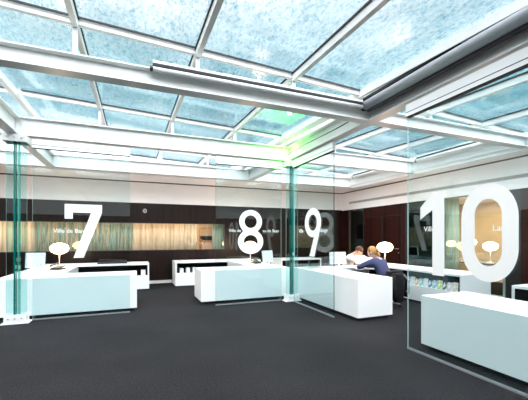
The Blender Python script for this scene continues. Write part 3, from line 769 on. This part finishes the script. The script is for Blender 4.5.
# large open newspaper standing on the desk
k = MB(); n = 10; ht = .27
rows = []
for j in range(5):
    z = ht*j/4
    rows.append([k.bm.verts.new((-.26+.52*i/n, .07*math.cos(math.pi*(i-5)/5)+.05*(j/4)+.015*math.sin(i*2.1+j), z-.10*abs(i-4)/6*(j/4)+.02*math.sin(i*1.7))) for i in range(n+1)])
for a, b in zip(rows, rows[1:]):
    for i in range(n): k.bm.faces.new((a[i], a[i+1], b[i+1], b[i])).smooth = True
o = k.build('newspaper', PAPER); so = o.modifiers.new('thickness', 'SOLIDIFY'); so.thickness = .004
o.location = (5.27, 6.44, .72); o.rotation_euler = (R(-18), 0, R(-28)); tag(o, 'large white open newspaper propped between the two people', 'newspaper')

# ------------------------------------------------------------------ people
def skin(name, V_, E_, Rd, m, parent, root=0, sub=2, loc=None):
    me = bpy.data.meshes.new(name); me.from_pydata(V_, E_, []); o = bpy.data.objects.new(name, me); COL.objects.link(o)
    sm = o.modifiers.new('skin', 'SKIN'); sm.use_smooth_shade = True
    for i, r in enumerate(Rd):
        me.skin_vertices[0].data[i].radius = r if isinstance(r, tuple) else (r, r)
        me.skin_vertices[0].data[i].use_root = (i == root)
    ss = o.modifiers.new('sub', 'SUBSURF'); ss.levels = sub; ss.render_levels = sub
    bpy.context.view_layer.update()
    dg = bpy.context.evaluated_depsgraph_get(); nm = bpy.data.meshes.new_from_object(o.evaluated_get(dg))
    bpy.data.objects.remove(o)
    nm.materials.clear(); nm.materials.append(m)
    for p in nm.polygons: p.use_smooth = True
    r = bpy.data.objects.new(name, nm); COL.objects.link(r); r.parent = parent
    return r
SKIN = mat('skin', (.72, .42, .32), .5, .3, noise=.04, nscale=20)
def person(loc, rz, lab, pose, hairm, shirtm, trouserm, shoem, longhair=False):
    """local frame: faces +y, seated. pose: head/shoulder offsets, hand targets"""
    t = empty('person', loc, rz, lab, 'person')
    lean = pose['lean']; sh = pose['sh']; hd = Vector(pose['head'])
    pel = (0, 0, .54); wa = (0, lean*.35, .70); ch = (0, lean*.8, sh-.09); nk = (0, lean*1.05, sh+.05); sk = tuple(Vector(nk).lerp(hd, .55))
    L_, R_ = pose['lh'], pose['rh']; Le, Re = pose['le'], pose['re']
    V_ = [pel, wa, ch, nk, sk, tuple(hd), tuple(hd+Vector((0, .01, .06)))]
    E_ = [(0, 1), (1, 2), (2, 3), (3, 4), (4, 5), (5, 6)]; Rd = [(.15, .11), (.135, .10), (.125, .08), .055, .055, (.072, .088), (.058, .07)]
    hands = []
    for s, e, hnd in ((-1, Le, L_), (1, Re, R_)):
        i = len(V_); V_ += [(s*.17, lean*.95, sh-.02), tuple(e), tuple(hnd)]; E_ += [(2, i), (i, i+1), (i+1, i+2)]; Rd += [.055, .042, .026]
        # palm + fingers
        d = (Vector(hnd)-Vector(e)).normalized(); side = d.cross(Vector((0, 0, 1))).normalized()
        pm = Vector(hnd)+d*.06; j = len(V_); V_.append(tuple(pm)); E_.append((i+2, j)); Rd.append((.034, .017)); hands.append((Vector(hnd), d, side, s))
    for s in (-1, 1):
        i = len(V_); V_ += [(s*.09, .02, .52), (s*.12, pose['knee'], .50), (s*.12, pose['foot'], .09), (s*.12, pose['foot']+.16, .045)]
        E_ += [(0, i), (i, i+1), (i+1, i+2), (i+2, i+3)]; Rd += [.095, .062, .042, .035]
    body = skin('body', V_, E_, Rd, SKIN, t)
    # fingers: short chains rooted in the palm
    for (hp, d, side, s) in hands:
        for q, ln in enumerate((.070, .078, .073, .058)):
            o_ = side*(-.026+.0175*q)*(-s)
            a = hp+d*.06+o_; b = a+d*ln*.62+Vector((0, 0, -.004)); c_ = b+d*ln*.5+Vector((0, 0, -.014))
            skin('finger', [tuple(a), tuple(b), tuple(c_)], [(0, 1), (1, 2)], [.009, .0085, .007], SKIN, t, sub=1)
        th = hp+d*.02+side*(-s)*-.026; skin('thumb', [tuple(th), tuple(th+d*.03-side*(-s)*.03), tuple(th+d*.065-side*(-s)*.035)], [(0, 1), (1, 2)], [.011, .010, .008], SKIN, t, sub=1)
    # shirt: torso and sleeves, a little larger than the body
    V2 = [pel, wa, ch, (0, lean*1.10, sh+.05)]; E2 = [(0, 1), (1, 2), (2, 3)]; R2 = [(.175, .135), (.16, .125), (.175, .14), (.09, .095)]
    for s, e, hnd in ((-1, Le, L_), (1, Re, R_)):
        i = len(V2); V2 += [(s*.175, lean*.95, sh-.025), tuple(e), tuple(Vector(e).lerp(Vector(hnd), .85))]; E2 += [(2, i), (i, i+1), (i+1, i+2)]; R2 += [.074, .058, .042]
    skin('shirt', V2, E2, R2, shirtm, t)
    V3 = [(0, 0, .53)]; E3 = []; R3 = [(.165, .12)]
    for s in (-1, 1):
        i = len(V3); V3 += [(s*.09, .03, .52), (s*.12, pose['knee'], .505), (s*.12, pose['foot'], .13)]; E3 += [(0, i), (i, i+1), (i+1, i+2)]; R3 += [.11, .078, .062]
    skin('trousers', V3, E3, R3, trouserm, t)
    for s in (-1, 1):
        k = MB(); y = pose['foot']; k.tube([(s*.12, y-.05, .05), (s*.12, y+.05, .055), (s*.12, y+.15, .042), (s*.12, y+.22, .035)], [.042, .05, .045, .025], 10); k.build('shoe', shoem, t)
    # head features, built in a head frame pitched down
    pit = pose['pitch']; HM = Matrix.Translation(hd+Vector((0, 0, .02))) @ Matrix.Rotation(pose.get('turn', 0), 4, 'Z') @ Matrix.Rotation(-pit, 4, 'X')
    def ell(name, c_, r_, m, par=t, seg=16, cut=None):
        b = bmesh.new(); bmesh.ops.create_uvsphere(b, u_segments=seg, v_segments=seg//2+2, radius=1)
        for v in b.verts: v.co = Vector((v.co.x*r_[0]+c_[0], v.co.y*r_[1]+c_[1], v.co.z*r_[2]+c_[2]))
        if cut: bmesh.ops.delete(b, geom=[v for v in b.verts if cut(v.co)], context='VERTS')
        for f in b.faces: f.smooth = True
        bmesh.ops.transform(b, matrix=HM, verts=b.verts)
        k = MB(); k.bm.free(); k.bm = b; return k.build(name, m, par)
    ell('face', (0, .005, 0), (.078, .095, .115), SKIN)
    for s in (-1, 1):
        ell('eye', (s*.03, .088, .01), (.012, .008, .007), WPLASTIC, seg=8); ell('pupil', (s*.03, .095, .01), (.005, .004, .005), BLACK, seg=8)
        ell('ear', (s*.08, -.005, -.005), (.012, .022, .032), SKIN, seg=8)
    ell('nose', (0, .102, -.018), (.013, .018, .022), SKIN, seg=8)
    ell('mouth', (0, .092, -.055), (.024, .008, .006), mat('lips', (.55, .20, .18), .5), seg=8)
    hair = ell('hair', (0, -.012, .02), (.09, .105, .115), hairm, cut=lambda c_: (c_.y > .06 and c_.z < .045) or c_.z < (-.09 if longhair else -.05))
    so = hair.modifiers.new('thickness', 'SOLIDIFY'); so.thickness = .012
    if longhair:
        ell('hair_bun', (0, -.115, .0), (.04, .04, .042), hairm, seg=12)
        ell('hair_tail', (.02, -.10, -.075), (.035, .032, .07), hairm, seg=12)
    return t
BLUE = mat('blue_knit_jumper', (.060, .068, .145), .85, .2, noise=.15, nscale=30, bump=.3, bscale=90)
WSHIRT = mat('white_cotton_shirt', (.86, .80, .78), .8, .2, noise=.04, nscale=10)
BLONDE = mat('blonde_hair', (.42, .22, .09), .55, .3, noise=.35, nscale=40)
BROWN = mat('brown_hair', (.11, .045, .022), .55, .3, noise=.35, nscale=40)
JEAN = mat('dark_trousers', (.02, .022, .03), .8)
SHOE = mat('dark_shoes', (.03, .025, .025), .5)
fa = Vector((-.22, .975)).angle_signed(Vector((0, 1)))
person((4.83, 5.30, 0), R(12), 'person in a blue jumper with tied blonde hair seated with back to the viewer',
       dict(lean=.20, sh=.915, head=(-.07, .27, 1.055), lh=(-.02, .66, .745), rh=(.10, .66, .745), le=(-.27, .46, .755), re=(.27, .46, .765), knee=.42, foot=.46, pitch=R(25), turn=R(10)), BLONDE, BLUE, JEAN, SHOE, True)
person((5.28, 7.28, 0), R(180+22), 'person in a white shirt bending over papers behind the desk',
       dict(lean=.22, sh=.90, head=(.04, .42, 1.02), lh=(-.20, .74, .745), rh=(.14, .80, .745), le=(-.30, .46, .79), re=(.26, .50, .79), knee=.36, foot=.26, pitch=R(48), turn=R(-10)), BROWN, WSHIRT, JEAN, SHOE)

# ------------------------------------------------------------------ chairs
def chair(loc, rz, lab):
    t = empty('office_chair', loc, rz, lab, 'chair', 'black office chairs')   # faces +y
    bx('seat', (-.23, .23, -.22, .24, .39, .45), BLACK, t, .02)
    k = MB(); k.box(-.19, .19, -.27, -.225, .48, .74); k.build('backrest', BLACK, t, .018)
    k = MB(); k.tube([(0, -.15, .40), (0, -.25, .42), (0, -.285, .50), (0, -.285, .65)], .015, 8); k.build('back_support', BLACK, t)
    k = MB(); k.tube([(0, 0, .08), (0, 0, .39)], .025, 10); k.build('gas_column', GREYMET, t)
    for q in range(5):
        a = 2*math.pi*q/5+.3; c_, s_ = math.cos(a), math.sin(a)
        k = MB(); k.tube([(0, 0, .10), (.27*c_, .27*s_, .065)], [.022, .014], 8); lg = k.build('leg', GREYMET, t)
        k = MB(); k.tube([(.27*c_-.012*s_, .27*s_+.012*c_, .028), (.27*c_+.012*s_, .27*s_-.012*c_, .028)], .028, 10); k.build('castor', BLACK, lg)
    return t
chair((4.80, 5.24, 0), R(-6), 'black office chair the person in blue sits on')
chair((5.28, 7.30, 0), R(202), 'black office chair the person in white sits on')
# black coat / bag draped behind
COAT = mat('black_coat_fabric', (.008, .008, .010), .8, .2, bump=.4, bscale=25)
ct = empty('black_coat', (4.74, 4.86, 0), R(10), 'black coat and bag draped over the back of the chair', 'coat')
k = MB(); prof = [(.10, .06, .13), (.14, .08, .20), (.15, .09, .34), (.155, .10, .48), (.17, .09, .60), (.19, .07, .68), (.15, .045, .71)]
rings = []
for j, (a, b, z) in enumerate(prof):
    rings.append([k.bm.verts.new(((a*(1+.10*math.sin(3*q*.39+j)))*math.cos(2*math.pi*q/16), (b*(1+.12*math.sin(5*q*.39+j)))*math.sin(2*math.pi*q/16), z)) for q in range(16)])
for a, b in zip(rings, rings[1:]):
    for q in range(16): k.bm.faces.new((a[q], a[(q+1) % 16], b[(q+1) % 16], b[q])).smooth = True
k.bm.faces.new(rings[0][::-1]); k.bm.faces.new(rings[-1])
cb = k.build('coat_body', COAT, ct); ss = cb.modifiers.new('sub', 'SUBSURF'); ss.levels = 1; ss.render_levels = 1
for s in (-1, 1):
    k = MB(); k.tube([(s*.15, 0, .66), (s*.20, -.03, .52), (s*.19, -.05, .34), (s*.17, -.04, .24)], [.05, .055, .05, .042], 10); k.build('sleeve', COAT, ct)
k = MB(); k.tube([(.06, -.08, .68), (.16, -.12, .55), (.22, -.08, .40), (.10, -.10, .35)], .010, 6); k.build('strap', mat('grey_strap', (.25, .25, .27), .6), ct)
